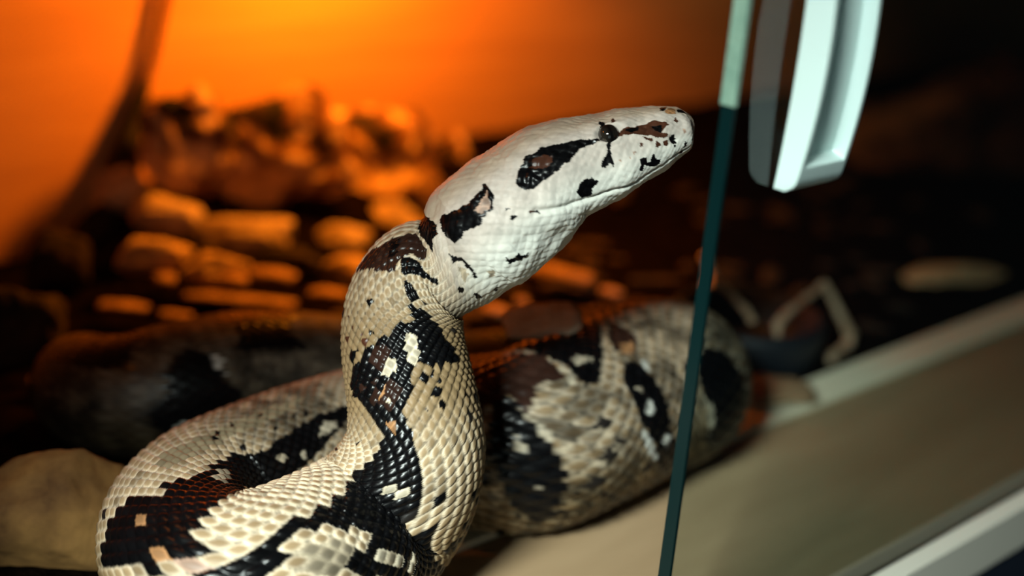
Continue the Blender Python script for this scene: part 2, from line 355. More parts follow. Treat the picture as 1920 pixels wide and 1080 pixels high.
 ('g','2192,-124 2164,-120 2168,-132 2184,-142 2204,-138'),
 ('g','2192,124 2164,120 2168,132 2184,142 2204,138'),
 ('t','2164,-138 2124,-145 2124,-153 2164,-145'),
 ('t','2164,138 2124,145 2124,153 2164,145'),
 ('k','2376,-74 2360,-74 2364,-78 2392,-85 2388,-80'),
 ('k','2376,74 2360,74 2364,78 2392,85 2388,80'),
 ('k','2328,-89 2304,-85 2292,-87 2312,-95 2328,-91'),
 ('k','2328,89 2304,85 2292,87 2312,95 2328,91'),
 ('g','2384,-80 2360,-81 2328,-81 2292,-81 2288,-89 2316,-101 2320,-111 2340,-124 2372,-120 2396,-116 2416,-112 2412,-101 2408,-87 2396,-87'),
 ('g','2384,80 2360,81 2328,81 2292,81 2288,89 2316,101 2320,111 2340,124 2372,120 2396,116 2416,112 2412,101 2408,87 2396,87'),
 ('k','1840,-213 1844,-211 1848,-208 1840,-198 1824,-188 1808,-182 1796,-178 1800,-186 1816,-202'),
 ('k','1840,213 1844,211 1848,208 1840,198 1824,188 1808,182 1796,178 1800,186 1816,202'),
 ('k','1788,-217 1804,-229 1788,-209 1780,-198 1768,-184 1760,-178 1756,-178 1756,-184 1772,-202'),
 ('k','1788,217 1804,229 1788,209 1780,198 1768,184 1760,178 1756,178 1756,184 1772,202'),
 ('k','1760,-176 1764,-176 1768,-176 1760,-167 1756,-161 1748,-153 1748,-157 1748,-161 1752,-169'),
 ('k','1720,-196 1728,-202 1720,-184 1716,-175 1708,-167 1704,-165 1700,-165 1700,-173 1712,-188'),
 ('k','1720,196 1728,202 1720,184 1716,175 1708,167 1704,165 1700,165 1700,173 1712,188'),
 ('k','1724,-175 1728,-173 1728,-169 1724,-161 1720,-155 1712,-149 1712,-155 1708,-155 1716,-165'),
 ('k','1724,175 1728,173 1728,169 1724,161 1720,155 1712,149 1712,155 1708,155 1716,165'),
 ('k','1644,-99 1652,-99 1656,-97 1652,-91 1648,-87 1640,-85 1636,-87 1636,-91 1640,-95'),
 ('k','1912,-217 1928,-217 1940,-217 1944,-202 1960,-178 1940,-169 1916,-167 1896,-173 1908,-192'),
 ('k','1912,217 1928,217 1940,217 1944,202 1960,178 1940,169 1916,167 1896,173 1908,192'),
 ('k','1840,-227 1848,-225 1856,-223 1860,-221 1852,-223 1844,-223 1836,-227 1832,-227 1836,-227'),
 ('k','1840,227 1848,225 1856,223 1860,221 1852,223 1844,223 1836,227 1832,227 1836,227'),
 ('k','1652,-58 1656,-58 1660,-58 1660,-56 1656,-52 1652,-52 1648,-52 1648,-54 1648,-56'),
 ('k','1740,-111 1744,-112 1744,-111 1744,-109 1740,-105 1740,-103 1736,-103 1736,-105 1736,-107'),
 ('k','1716,-147 1716,-144 1720,-145 1716,-140 1712,-134 1708,-132 1704,-132 1704,-136 1708,-140'),
 ('k','1716,147 1716,144 1720,145 1716,140 1712,134 1708,132 1704,132 1704,136 1708,140'),
 ('k','1688,-111 1692,-111 1692,-109 1692,-107 1688,-103 1684,-101 1680,-101 1680,-103 1684,-109'),
 ('k','1828,-221 1832,-219 1824,-209 1820,-204 1808,-196 1796,-188 1792,-188 1796,-194 1808,-206'),
 ('k','1828,221 1832,219 1824,209 1820,204 1808,196 1796,188 1792,188 1796,194 1808,206'),
 ('k','1700,-103 1708,-105 1712,-105 1708,-99 1704,-95 1696,-91 1692,-91 1692,-95 1696,-99'),
 ('k','1672,-128 1676,-128 1676,-124 1676,-120 1672,-118 1668,-116 1664,-116 1660,-118 1664,-122'),
 ('k','2532,-109 2536,-91 2528,-89 2512,-80 2492,-78 2476,-72 2456,-66 2432,-64 2404,-58 2404,-66 2424,-72 2428,-80 2432,-89 2448,-91 2464,-89 2472,-101 2476,-111 2492,-109 2508,-107 2520,-107'),
 ('k','2532,109 2536,91 2528,89 2512,80 2492,78 2476,72 2456,66 2432,64 2404,58 2404,66 2424,72 2428,80 2432,89 2448,91 2464,89 2472,101 2476,111 2492,109 2508,107 2520,107'),
 ('k','2576,-52 2552,-60 2532,-66 2528,-76 2540,-80 2556,-81 2572,-85 2584,-95 2596,-105 2612,-109 2648,-120 2664,-120 2748,-145 2796,-144 2796,-126 2808,-112 2812,-89 2840,-72 2812,-58 2756,-47 2720,-35 2728,-19 2780,2 2804,31 2688,39 2568,2 2556,-21 2568,-33 2580,-43'),
 ('k','2576,52 2552,60 2532,66 2528,76 2540,80 2556,81 2572,85 2584,95 2596,105 2612,109 2648,120 2664,120 2748,145 2796,144 2796,126 2808,112 2812,89 2840,72 2812,58 2756,47 2720,35 2728,19 2780,-2 2804,-31 2688,-39 2568,-2 2556,21 2568,33 2580,43'),
 ('p','2564,-85 2556,-76 2548,-78 2540,-81 2528,-81 2520,-83 2528,-91 2540,-91 2552,-89 2560,-95 2568,-91'),
 ('p','2564,85 2556,76 2548,78 2540,81 2528,81 2520,83 2528,91 2540,91 2552,89 2560,95 2568,91'),
 ('o','2624,-89 2616,-81 2600,-80 2596,-95 2604,-97'),
 ('o','2624,89 2616,81 2600,80 2596,95 2604,97'),
 ('t','2600,-80 2596,-70 2592,-78 2600,-87'),
 ('t','2600,80 2596,70 2592,78 2600,87'),
 ('t','2628,-52 2640,-45 2640,-31 2652,-10 2620,-17 2628,-27 2640,-27 2632,-39 2608,-39 2608,-45 2616,-50'),
 ('o','2704,-83 2708,-76 2700,-64 2688,-62 2692,-72 2668,-64 2664,-66 2680,-76'),
 ('k','2524,-66 2528,-66 2528,-68 2528,-68 2532,-66 2532,-64 2532,-62 2528,-62 2528,-64'),
 ('k','2524,66 2528,66 2528,68 2528,68 2532,66 2532,64 2532,62 2528,62 2528,64'),
 ('k','2388,-54 2396,-56 2400,-58 2404,-56 2404,-54 2400,-50 2396,-48 2392,-50 2388,-50'),
 ('k','2388,54 2396,56 2400,58 2404,56 2404,54 2400,50 2396,48 2392,50 2388,50'),
 ('b','2588,-81 2588,-83 2588,-85 2592,-85 2596,-85 2596,-81 2596,-80 2592,-80 2592,-80'),
 ('o','2660,-97 2664,-101 2668,-101 2672,-101 2676,-99 2676,-95 2668,-93 2664,-91 2664,-95'),
 ('o','2660,97 2664,101 2668,101 2672,101 2676,99 2676,95 2668,93 2664,91 2664,95'),
 ('k','3807,43 3753,48 3672,50 3600,50 3536,54 3472,56 3408,60 3332,64 3260,68 3160,60 3088,50 2988,43 2888,31 2800,16 2740,-2 2724,-17 2720,-29 2776,-52 2720,-60 2668,-54 2620,-50 2580,-48 2564,-39 2552,-27 2552,-6 2552,33 3056,111 3268,114 3328,111 3376,109 3432,107 3504,99 3576,91 3636,83 3690,74 3789,60'),
 ('t','3568,72 3609,62 3654,66 3645,76 3588,80 3536,81'),
 ('g','3312,81 3348,80 3360,91 3332,91'),
 ('t','3416,89 3444,89 3448,99 3428,101'),
 ('t','3076,68 3128,76 3092,81 3044,72'),
 ('g','2812,33 2956,54 2876,58 2724,37'),
 ('d','2996,-33 3028,-19 3072,-8 3128,2 3192,8 3264,8 3320,8 3384,8 3448,8 3516,10 3584,10 3627,14 3556,21 3484,29 3408,31 3340,31 3280,31 3196,31 3104,25 3020,17 2948,6 2896,-8 2860,-21'),
 ('k','3396,48 3388,50 3380,50 3376,48 3372,47 3384,43 3392,41 3400,43 3404,45'),
 ('k','3500,41 3492,45 3480,45 3476,43 3480,39 3484,37 3496,35 3504,35 3512,37'),
 ('k','3564,41 3556,45 3548,45 3540,43 3540,41 3548,39 3556,37 3568,37 3572,39'),
 ('k','3192,17 3172,19 3156,19 3148,17 3160,14 3176,10 3192,10 3196,12 3200,14'),
 ('k','3232,54 3224,54 3200,56 3184,54 3184,50 3208,48 3228,47 3236,48 3236,50'),
 ('k','3400,17 3388,19 3384,19 3376,19 3380,16 3388,14 3396,12 3400,14 3400,16'),
 ('k','3272,16 3264,17 3256,17 3252,16 3256,12 3260,10 3272,8 3276,10 3276,12'),
 ('k','4464,89 4473,68 4491,62 4518,68 4518,83 4536,93 4554,107 4563,120 4572,144 4572,167 4563,182 4563,204 4545,215 4509,190 4491,171 4482,149 4464,126 4464,107'),
 ('t','4500,105 4509,103 4518,114 4527,120 4509,122 4509,112'),
 ('t','4536,159 4536,161 4536,165 4536,163 4527,161 4527,157 4536,153 4536,153 4536,155'),
 ('t','4518,81 4527,80 4545,95 4563,103 4554,112 4545,105 4536,93'),
 ('k','4878,52 4932,54 4950,72 4968,91 4968,105 4977,118 4959,136 5013,159 5076,188 5148,229 4941,190 4905,165 4860,138 4806,120 4797,101 4797,80 4815,66'),
 ('t','4887,89 4878,89 4860,89 4851,87 4842,85 4842,83 4860,83 4878,83 4887,85'),
 ('w','4905,111 4887,112 4869,116 4851,114 4851,109 4860,103 4878,101 4896,103 4905,105'),
 ('w','4968,151 4959,155 4950,159 4941,157 4932,151 4932,145 4932,140 4941,142 4959,145'),
 ('w','4959,56 4968,70 4959,76 4941,66'),
 ('w','4797,122 4860,144 4905,165 4896,171 4806,145'),
 ('k','4356,-35 4410,-35 4473,-39 4662,-60 4743,-62 4815,-62 4869,-58 4950,-60 5031,-60 5103,-58 5184,-52 5004,-12 4914,12 4824,35 4761,48 4716,62 4653,60 4653,50 4653,31 4635,16 4617,2 4608,-17 4536,-37 4446,-12 4401,8'),
 ('t','4680,27 4716,23 4761,33 4743,37 4707,35 4680,33'),
 ('t','4635,17 4644,31 4644,48 4635,58 4617,52 4626,37'),
 ('n','4392,12 4437,2 4491,-8 4554,-19 4590,-8 4617,2 4626,27 4617,45 4563,48 4545,64 4527,78 4518,68 4500,60 4455,72 4446,83 4428,95 4428,81 4419,68 4419,52 4410,35'),
 ('n','5076,-16 5049,10 5040,31 4995,43 4887,39 4905,21'),
 ('o','4932,31 4995,35 4959,47 4905,43'),
 ('k','4590,206 4590,211 4590,215 4581,211 4572,204 4572,198 4572,192 4581,196 4581,198'),
 ('k','4608,200 4608,204 4608,208 4599,202 4590,196 4590,194 4599,194 4599,194 4608,198'),
 ('k','4626,194 4635,202 4626,202 4617,198 4617,196 4608,188 4617,190 4617,188 4626,192'),
 ('k','4662,186 4662,190 4653,192 4644,188 4635,184 4635,180 4635,176 4644,178 4653,182'),
 ('k','4725,202 4734,209 4725,211 4698,204 4680,196 4662,186 4680,188 4689,186 4707,192'),
 ('k','4770,190 4770,192 4770,196 4743,188 4734,186 4725,180 4734,180 4743,182 4761,184'),
 ('k','5013,233 5004,233 4995,235 4977,233 4959,229 4905,213 4914,211 4932,211 4986,225'),
 ('k','4905,237 4896,237 4869,237 4842,237 4824,235 4752,211 4761,208 4806,213 4896,231'),
 ('k','4518,196 4509,200 4509,202 4509,202 4500,198 4500,194 4509,190 4509,188 4509,192'),
 ('k','4491,254 4491,260 4482,260 4473,260 4473,258 4473,239 4473,227 4482,229 4491,235'),
 ('k','4527,235 4536,258 4527,256 4518,256 4518,250 4518,235 4518,223 4518,221 4527,223'),
 ('k','4608,246 4608,248 4599,248 4599,250 4590,250 4581,235 4572,219 4581,221 4599,239'),
 ('k','5085,87 5067,89 5058,89 5040,87 5040,85 5049,83 5058,81 5076,81 5085,85'),
 ('k','4572,180 4572,186 4563,184 4563,184 4554,180 4554,176 4563,175 4563,175 4563,175'),
 ('k','4464,260 4464,260 4455,260 4446,260 4446,260 4446,260 4446,260 4455,260 4464,260'),
 ('k','4437,254 4437,256 4428,260 4419,260 4410,260 4410,260 4419,258 4428,252 4428,260'),
 ('k','4509,145 4509,145 4509,145 4509,145 4509,145 4509,145 4509,145 4509,145 4509,145'),
 ('k','4626,144 4626,145 4626,149 4617,145 4617,144 4617,142 4617,140 4626,140 4626,142'),
 ('k','4707,134 4707,136 4698,138 4689,136 4689,134 4689,132 4689,130 4698,130 4707,132'),
 ('k','4599,178 4599,180 4590,178 4590,180 4590,178 4590,175 4590,173 4590,171 4599,175'),
 ('k','5058,223 5085,233 5058,229 5022,223 4977,213 4959,206 4950,200 4977,204 5013,213'),
 ('g','4680,118 4671,120 4653,120 4644,118 4635,114 4635,111 4644,107 4662,111 4671,114'),
 ('g','4653,145 4644,147 4635,149 4617,147 4608,144 4599,140 4617,138 4626,138 4644,142'),
 ('g','4716,138 4707,140 4689,140 4680,138 4671,134 4671,130 4680,128 4698,130 4707,132'),
 ('g','4626,112 4617,114 4608,114 4599,114 4599,111 4599,109 4608,107 4617,107 4626,109'),
 ('g','4581,118 4581,122 4572,124 4563,122 4563,118 4563,114 4572,112 4572,111 4581,114'),
 ('g','4482,171 4482,176 4473,186 4464,180 4464,175 4464,167 4473,161 4473,159 4482,161'),
 ('k','4464,149 4464,157 4455,161 4455,159 4446,155 4446,147 4455,138 4455,138 4464,142'),
 ('k','5265,83 5364,70 5418,83 5427,101 5454,118 5454,134 5481,155 5490,171 5481,186 5463,200 5436,215 5301,175 5292,147 5238,120 5238,101'),
 ('t','5229,122 5310,134 5337,163 5310,171 5274,147'),
 ('k','8010,-70 7956,-52 7902,-60 7902,-80 7884,-97 7866,-116 7866,-138 7866,-171 7920,-182 7974,-165 8010,-138 8028,-120 8028,-103'),
 ('w','7902,-64 7884,-70 7866,-101 7866,-128 7866,-101 7902,-80'),
 ('w','8010,-145 7992,-163 7956,-184 7992,-180 8010,-161'),
]
# </snake-data>
# <snake-math>
NCOL = 36                 # diagonal scale columns around the body
NTH = 324                 # mesh vertices around
def crom(P, k):           # Catmull-Rom, k samples per span
    P = np.asarray(P, float); n = len(P)
    E = np.vstack([2*P[0]-P[1], P, 2*P[-1]-P[-2]])
    t = np.linspace(0, 1, k, endpoint=False)[:, None]
    out = []
    for i in range(n-1):
        a, b, c, d = E[i:i+4]
        out.append(.5*((2*b)+(c-a)*t+(2*a-5*b+4*c-d)*t*t+(3*b-a-3*c+d)*t**3))
    out.append(P[-1:])
    return np.vstack(out)
def unit(v): return v/np.maximum(np.linalg.norm(v, axis=-1, keepdims=True), 1e-9)
def snake_frames():
    D = crom(np.array(STATIONS), 60)
    # light smoothing of the swept line
    for _ in range(40):
        D[1:-1] = .25*D[:-2]+.5*D[1:-1]+.25*D[2:]
    seg = np.linalg.norm(np.diff(D[:, :3], axis=0), axis=1)
    s = np.concatenate([[0], np.cumsum(seg)])
    L = s[-1]
    S = [0.]
    while S[-1] < L:
        x = S[-1]
        S.append(x + (.00018 if x < .004 else .00034 if x < .10 else .00040 if x < .36 else .0009 if x < .72 else .0018))
    S = np.array(S[:-1])
    R = np.stack([np.interp(S, s, D[:, i]) for i in range(9)], 1)
    P = R[:, :3]
    T = unit(np.gradient(P, S, axis=0))
    U = R[:, 6:9]; U = unit(U-(U*T).sum(1, keepdims=True)*T)
    W = np.cross(T, U)
    cap = np.sqrt(np.clip(1-(1-np.clip(S/.0048, .004, 1))**2, 0, 1))   # blunt rounded snout
    return S, P, T, U, W, R[:, 3]*cap, R[:, 4]*cap, R[:, 5]
def snake_rows(S, lat, dv):
    r = np.sqrt(lat*dv)
    r = np.maximum(r, .006)
    k = .5*2*np.pi/NCOL*1.06
    d = np.gradient(S)/(k*r)
    return np.cumsum(d)
def snake_surface():
    S, P, T, U, W, dv, lat, n = snake_frames()
    th = np.linspace(-np.pi, np.pi, NTH, endpoint=False)
    c, sn = np.cos(th), np.sin(th)
    e = (2/n)[:, None]
    a = np.sign(c)*np.abs(c)**e*dv[:, None]
    b = np.sign(sn)*np.abs(sn)**e*lat[:, None]
    off = U[:, None]*a[..., None]+W[:, None]*b[..., None]
    V = P[:, None]+off
    return S, th, V, dv, lat
# </snake-math>

# ------------------------------------------------------------------ the snake
def inside(s, t, P):
    """even-odd test of many points (s,t) against polygon P"""
    r = np.zeros(len(s), bool); x, y = P[:, 0], P[:, 1]; j = len(P)-1
    for i in range(len(P)):
        d = (y[i] > t) != (y[j] > t)
        if d.any(): r ^= d & (s < (x[j]-x[i])*(t-y[i])/((y[j]-y[i]) or 1e-9)+x[i])
        j = i
    return r
COL = {'k': (.0022, .0022, .0026), 'b': (.055, .019, .010), 'o': (.30, .15, .065), 'p': (.36, .24, .18),
       't': (.50, .43, .32), 'w': (.66, .66, .60), 'g': (.25, .205, .145), 'd': (.20, .16, .10), 'n': (.022, .010, .007)}
def h01(a, b, k):
    q = np.sin(a*127.1+b*311.7+k*74.7)*43758.5453
    return q-np.floor(q)
def sm(x, a, b):
    t = np.clip((x-a)/(b-a), 0, 1); return t*t*(3-2*t)
def stamp(s, t, idx):
    """pigment class of skin points; -1 where the ground colour shows"""
    for k, (c, txt) in enumerate(MARKS):
        P = np.array([[float(q) for q in w.split(',')] for w in txt.split()])*[1e-4, 1e-2]
        lo, hi = P.min(0), P.max(0)
        for sh in (-2*np.pi, 0, 2*np.pi):
            m = np.where((s >= lo[0]) & (s <= hi[0]) & (t+sh >= lo[1]) & (t+sh <= hi[1]))[0]
            if len(m):
                g = inside(s[m], t[m]+sh, P); idx[m[g]] = 'kboptwgdn'.index(c)
    return idx
def vnoise(x, y, z):
    """cheap value noise on arrays"""
    xi, yi, zi = np.floor(x), np.floor(y), np.floor(z); fx, fy, fz = x-xi, y-yi, z-zi
    fx, fy, fz = fx*fx*(3-2*fx), fy*fy*(3-2*fy), fz*fz*(3-2*fz); o = 0
    for a in (0, 1):
        for b in (0, 1):
            for c in (0, 1):
                o = o+h01(xi+a+57*(zi+c), yi+b, 3)*(fx if a else 1-fx)*(fy if b else 1-fy)*(fz if c else 1-fz)
    return o
EYE_S, EYE_T, EYE_R = .0293, 1.045, .0036
def make_snake():
    S, th, V, dv, lat = snake_surface()
    n, k = V.shape[:2]
    rho = snake_rows(S, lat, dv)
    SS, TT = np.meshgrid(S, th, indexing='ij')
    RR = np.repeat(rho[:, None], k, 1); cc = (TT+np.pi)/(2*np.pi)*NCOL
    rr = np.sqrt(lat*dv)[:, None]
    # scale lattice: diamonds in rows, ids u1,u2
    A, B = cc+RR*.5, cc-RR*.5
    u1, u2 = np.floor(A+.5), np.floor(B+.5); f1, f2 = A-u1, B-u2
    q = (np.abs(2*f1)**3.2+np.abs(2*f2)**3.2)**(1/3.2)
    rc = u1-u2; cen_c = (u1+u2)/2
    # belly shields
    belly = np.abs(TT) > 2.72
    fr = RR/2-np.floor(RR/2); qb = np.abs(2*fr-1)
    head = 1-sm(SS, .080, .105)
    tail = f1-f2                      # -1..1, towards the tail
    hump = np.clip(1-q**4, 0, 1)
    H = hump*(.62+.55*tail)*rr*.040
    H = np.where(belly, (1-qb**6)*rr*.008, H)*(1-.72*head)
    # centre of each scale in surface coordinates
    i = np.clip(rc, rho[0], rho[-1])
    Sc = np.interp(i, rho, S); Tc = cen_c/NCOL*2*np.pi-np.pi
    Tc = (Tc+np.pi) % (2*np.pi)-np.pi
    cj = np.mod(cen_c, NCOL)
    r1, r2, r3 = h01(rc, cj, 1), h01(rc, cj, 2), h01(rc, cj, 5)
    # marks: by scale on the body, by point (wavy) on the head
    ks, inv = np.unique(np.stack([rc.ravel(), np.round(cj.ravel()*2)], 1), axis=0, return_index=True)[1], None
    key = rc.ravel()*1000+np.round(cj.ravel()*2); uk, first, inv = np.unique(key, return_index=True, return_inverse=True)
    us, ut = Sc.ravel()[first], Tc.ravel()[first]
    idx = np.full(len(uk), -1)
    idx = stamp(us, ut, idx)
    # plain saddles and flank ovals further back
    far = us > .60
    ph = (us-.62)/.058; hp = ph-np.floor(ph)
    sad = far & (np.abs(hp-.5) < .30-.10*np.abs(np.sin(ut*4))) & (np.abs(ut) < .75)
    ova = far & (((hp-.02+.5) % 1-.5)**2/.05+(np.abs(ut)-1.45)**2/.16 < 1)
    idx[(sad | ova) & (idx < 0)] = 0
    cls = idx[inv].reshape(n, k)
    m = (SS < .165) | (SS > .31)
    wob = .0007
    pts = V[m]*700
    ws = SS[m]+(vnoise(*pts.T)-.5)*wob*1.6; wt = TT[m]+(vnoise(*(pts.T+31))-.5)*wob*90
    pull = .65*sm(SS[m], .10, .12)*(SS[m] < .17); ws = ws+(Sc[m]-ws)*pull; dT = (Tc[m]-wt+np.pi) % (2*np.pi)-np.pi; wt = wt+dT*pull
    hid = stamp(ws, wt, np.full(m.sum(), -1))
    cls_h = np.full((n, k), -1); cls_h[m] = hid
    cls = np.where((SS < .160) | ((SS > .315) & ((SS < .60) | (cls_h >= 0))), cls_h, cls)
    # ground colour
    g0 = np.array([.31, .215, .12]); pale = np.array([.66, .545, .40]); hcol = np.array([.54, .475, .42]); cream = np.array([.50, .47, .33])
    g = np.zeros((n, k, 4)); g[..., 3] = .42
    rim = sm(q, .45, .95)[..., None]
    tone = (.80+.34*r1)[..., None]
    body = (g0*(1-rim)+pale*rim)*tone
    grey = (r2 < .10)[..., None]; body = np.where(grey, body*.62, body)
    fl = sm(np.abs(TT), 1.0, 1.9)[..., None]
    body = body*(1-fl)+body*np.array([.50, .45, .35])*fl  # shade of the turned-away flank painted into both sides
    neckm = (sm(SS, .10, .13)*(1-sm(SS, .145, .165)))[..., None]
    body = body*(1-neckm)+(np.array([.23, .155, .080])*(.9+.2*r1)[..., None])*neckm  # browner neck skin, darkened further to paint the shade on it
    bl = sm(np.abs(TT), 2.3, 2.7)[..., None]; body = body*(1-bl)+cream*.8*bl
    hn = vnoise(*(V.reshape(-1, 3)*260).T).reshape(n, k)[..., None]; hn2 = vnoise(*(V.reshape(-1, 3)*1100).T).reshape(n, k)[..., None]
    hc = hcol*(.74+.26*hn+.20*hn2); low = sm(np.abs(TT), 1.4, 2.0)[..., None]
    hc = hc*(1-low)+np.array([.66, .66, .60])*(.92+.12*hn)*low
    dor = 1-sm(np.abs(TT), .5, 1.0)[..., None]; hc = hc*(1-dor)+np.array([.50, .40, .30])*(.85+.25*hn)*dor
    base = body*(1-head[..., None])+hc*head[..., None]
    seam = sm(q, .93, 1.02)*(1-head)*(~belly); base = base*(1-.55*seam[..., None])
    aft_shade = (sm(SS, .285, .35))[..., None]; mo = vnoise(*(V.reshape(-1, 3)*130).T).reshape(n, k)[..., None]; mo2 = vnoise(*(V.reshape(-1, 3)*420).T).reshape(n, k)[..., None]
    base = base*(1-aft_shade)+base*aft_shade*(.22+.42*sm(mo*.6+mo2*.4, .35, .65))  # painted shade over the rear coils, mixed with mottling
    rear_shade = sm(SS, .60, .70)[..., None]; base = base*(1-.75*rear_shade)  # deeper shade painted into the farthest coil and tail
    # freckles
    fk = (r3 < np.where(np.abs(TT) > 1.1, .035, .016)) & (np.abs(TT) > .7) & (SS > .11)
    base = np.where(fk[..., None], np.array([.012, .010, .009]), base)
    for ci, ch in enumerate('kboptwgdn'):
        mm = cls == ci
        cvar = np.array(COL[ch])*(.75+.5*r2)[..., None]*((.72+.5*rim) if ch in 'tgwop' else 1)*(1-.4*aft_shade if ch in 'tw' else 1)*((.65+.8*r1)[..., None] if ch == 'g' else 1)
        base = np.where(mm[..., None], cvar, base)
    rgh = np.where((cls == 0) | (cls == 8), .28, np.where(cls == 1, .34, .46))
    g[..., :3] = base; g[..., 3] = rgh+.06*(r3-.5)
    # ---- relief of the head
    dent = np.zeros((n, k))
    for P, wd, dp in CREASES:
        P = np.array(P); Q = []
        for a, b in zip(P[:-1], P[1:]):
            for z in np.linspace(0, 1, 8, endpoint=False): Q.append(a+(b-a)*z)
        Q = np.array(Q+[P[-1]])
        for sg in (1, -1):
            mm = (SS > Q[:, 0].min()-.004) & (SS < Q[:, 0].max()+.004)
            x, y = SS[mm], TT[mm]*.021
            dd = np.full(len(x), 9.)
            for a in Q: dd = np.minimum(dd, np.hypot(x-a[0], y-sg*a[1]*.021))
            dent[mm] = np.minimum(dent[mm], -dp*np.exp(-(dd/wd)**2))
    de = np.hypot((SS-EYE_S), (np.abs(TT)-EYE_T)*.0215)
    dent += .0006*np.exp(-((de-.0052)/.0014)**2)-.0016*np.exp(-(de/.0040)**4)
    lump = (vnoise(*(V.reshape(-1, 3)*170).T).reshape(n, k)-.5)*.0012+(vnoise(*(V.reshape(-1, 3)*700).T).reshape(n, k)-.5)*.00035
    H = H+(dent+lump)*head
    # bumpy beads inside the dark cheek stripe
    bead = (cls == 0) & (SS > .03) & (SS < .075)
    cb = vnoise(*(V.reshape(-1, 3)*620).T).reshape(n, k); H = H+np.where(bead, (cb-.5)*np.where(SS > .054, .0009, .0004), 0)
    Nn = unit(np.cross(np.gradient(V, axis=1), np.gradient(V, S, axis=0)))
    cen = V.mean(1, keepdims=True); Nn *= np.sign((Nn*(V-cen)).sum(-1, keepdims=True))
    Vd = V+Nn*H[..., None]
    verts = np.vstack([Vd.reshape(-1, 3), Vd[0].mean(0), Vd[-1].mean(0)])
    ii, jj = np.meshgrid(np.arange(n-1), np.arange(k), indexing='ij'); j2 = (jj+1) % k
    quads = np.stack([ii*k+jj, ii*k+j2, (ii+1)*k+j2, (ii+1)*k+jj], -1).reshape(-1, 4)
    a = np.arange(k); b = (a+1) % k
    t0 = np.stack([np.full(k, n*k), b, a], 1); t1 = np.stack([np.full(k, n*k+1), (n-1)*k+a, (n-1)*k+b], 1)
    loops = np.concatenate([quads.ravel(), t0.ravel(), t1.ravel()])
    start = np.concatenate([np.arange(len(quads))*4, len(quads)*4+np.arange(2*k)*3])
    tot = np.concatenate([np.full(len(quads), 4), np.full(2*k, 3)])
    me = bpy.data.meshes.new('boa_snake')
    me.vertices.add(len(verts)); me.vertices.foreach_set('co', verts.astype(np.float32).ravel())
    me.loops.add(len(loops)); me.loops.foreach_set('vertex_index', loops.astype(np.int32))
    me.polygons.add(len(start)); me.polygons.foreach_set('loop_start', start.astype(np.int32)); me.polygons.foreach_set('loop_total', tot.astype(np.int32))
    me.polygons.foreach_set('use_smooth', np.ones(len(start), bool))
    ca = me.color_attributes.new('pigment', 'FLOAT_COLOR', 'POINT')  # skin colours with the painted shade included
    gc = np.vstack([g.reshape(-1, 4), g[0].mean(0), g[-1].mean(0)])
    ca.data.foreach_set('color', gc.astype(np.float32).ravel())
    me.update(); me.validate()
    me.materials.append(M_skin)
    o = bpy.data.objects.new('boa_snake', me); C.objects.link(o)
    tag(o, 'large tan boa with black saddle marks, raised head pointing at the glass edge', 'snake')
    # eyes: slightly bulging balls in the sockets on both sides of the head
    for sg in (-1, 1):
        i = np.argmin(abs(S-EYE_S)); j = np.argmin(abs(th-sg*EYE_T))
        p, nn = V[i, j], Nn[i, j]; T = unit(V[i+8].mean(0)-V[i-8].mean(0))
        bm = bmesh.new(); bmesh.ops.create_uvsphere(bm, u_segments=32, v_segments=20, radius=EYE_R)
        e = obj('eye', bm, M_eye, o)
        zz = Vector(nn); xx = Vector(T); yy = zz.cross(xx).normalized(); xx = yy.cross(zz)
        mm = Matrix((xx, yy, zz)).transposed().to_4x4(); mm.translation = Vector(p)-zz*EYE_R*.42
        e.matrix_world = mm; e['label'] = 'glossy dark eye'
    return o
CREASES = []
# <creases>
CREASES = [
 ([(0.0058, 2.327), (0.0116, 2.269), (0.0167, 2.346), (0.0225, 2.346), (0.0276, 2.346), (0.0341, 2.191), (0.0395, 2.133), (0.0460, 2.075), (0.0528, 1.978), (0.0579, 1.823), (0.0613, 1.687)], 0.0011, 0.0011),
 ([(0.0840, 0.504), (0.0847, 0.853), (0.0871, 1.164), (0.0885, 1.396), (0.0891, 1.610)], 0.0030, 0.0022),
 ([(0.0613, 2.385), (0.0643, 2.017), (0.0698, 1.978)], 0.0040, 0.0012),
 ([(0.0096, 1.629), (0.0092, 1.707)], 0.0012, 0.0012),
]
# </creases>
make_snake()

# ------------------------------------------------------------------ setting
YF = .2325                                 # outer face of the front glass
def slab(name, *b, m, w=0):
    bm = bmesh.new(); box(bm, *b); o = obj(name, bm, m, smooth=False); tag(o, kind='structure')
    if w: bev(o, w, 3)
    return o
slab('wall_back', -.6, 2.2, .72, .735, -.10, .42, m=M_wall)
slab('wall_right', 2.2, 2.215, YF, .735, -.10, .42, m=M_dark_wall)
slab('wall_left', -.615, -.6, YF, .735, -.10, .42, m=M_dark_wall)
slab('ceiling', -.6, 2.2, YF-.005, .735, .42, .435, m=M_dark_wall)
slab('trim_1', -.6, 2.2, YF-.008, YF+.008, .28, .435, m=M_dark_wall)  # unseen front fascia, hung low to shade the back wall
def ground(x, y):
    z = .034*sm(np.array(y), .58, .70)*sm(np.array(x), .34, .40)
    return float(z)+.0025*noise.noise(Vector((x*28, y*28, 0)))+.0012*noise.noise(Vector((x*90, y*90, 3)))-.0035
bm = bmesh.new(); xs = np.linspace(-.58, 2.19, 280); ys = np.linspace(.352, .719, 60)
G = [[bm.verts.new((x, y, ground(x, y))) for y in ys] for x in xs]
for i in range(len(xs)-1):
    for j in range(len(ys)-1): bm.faces.new((G[i][j], G[i+1][j], G[i+1][j+1], G[i][j+1]))
tag(obj('floor', bm, M_soil), kind='structure')
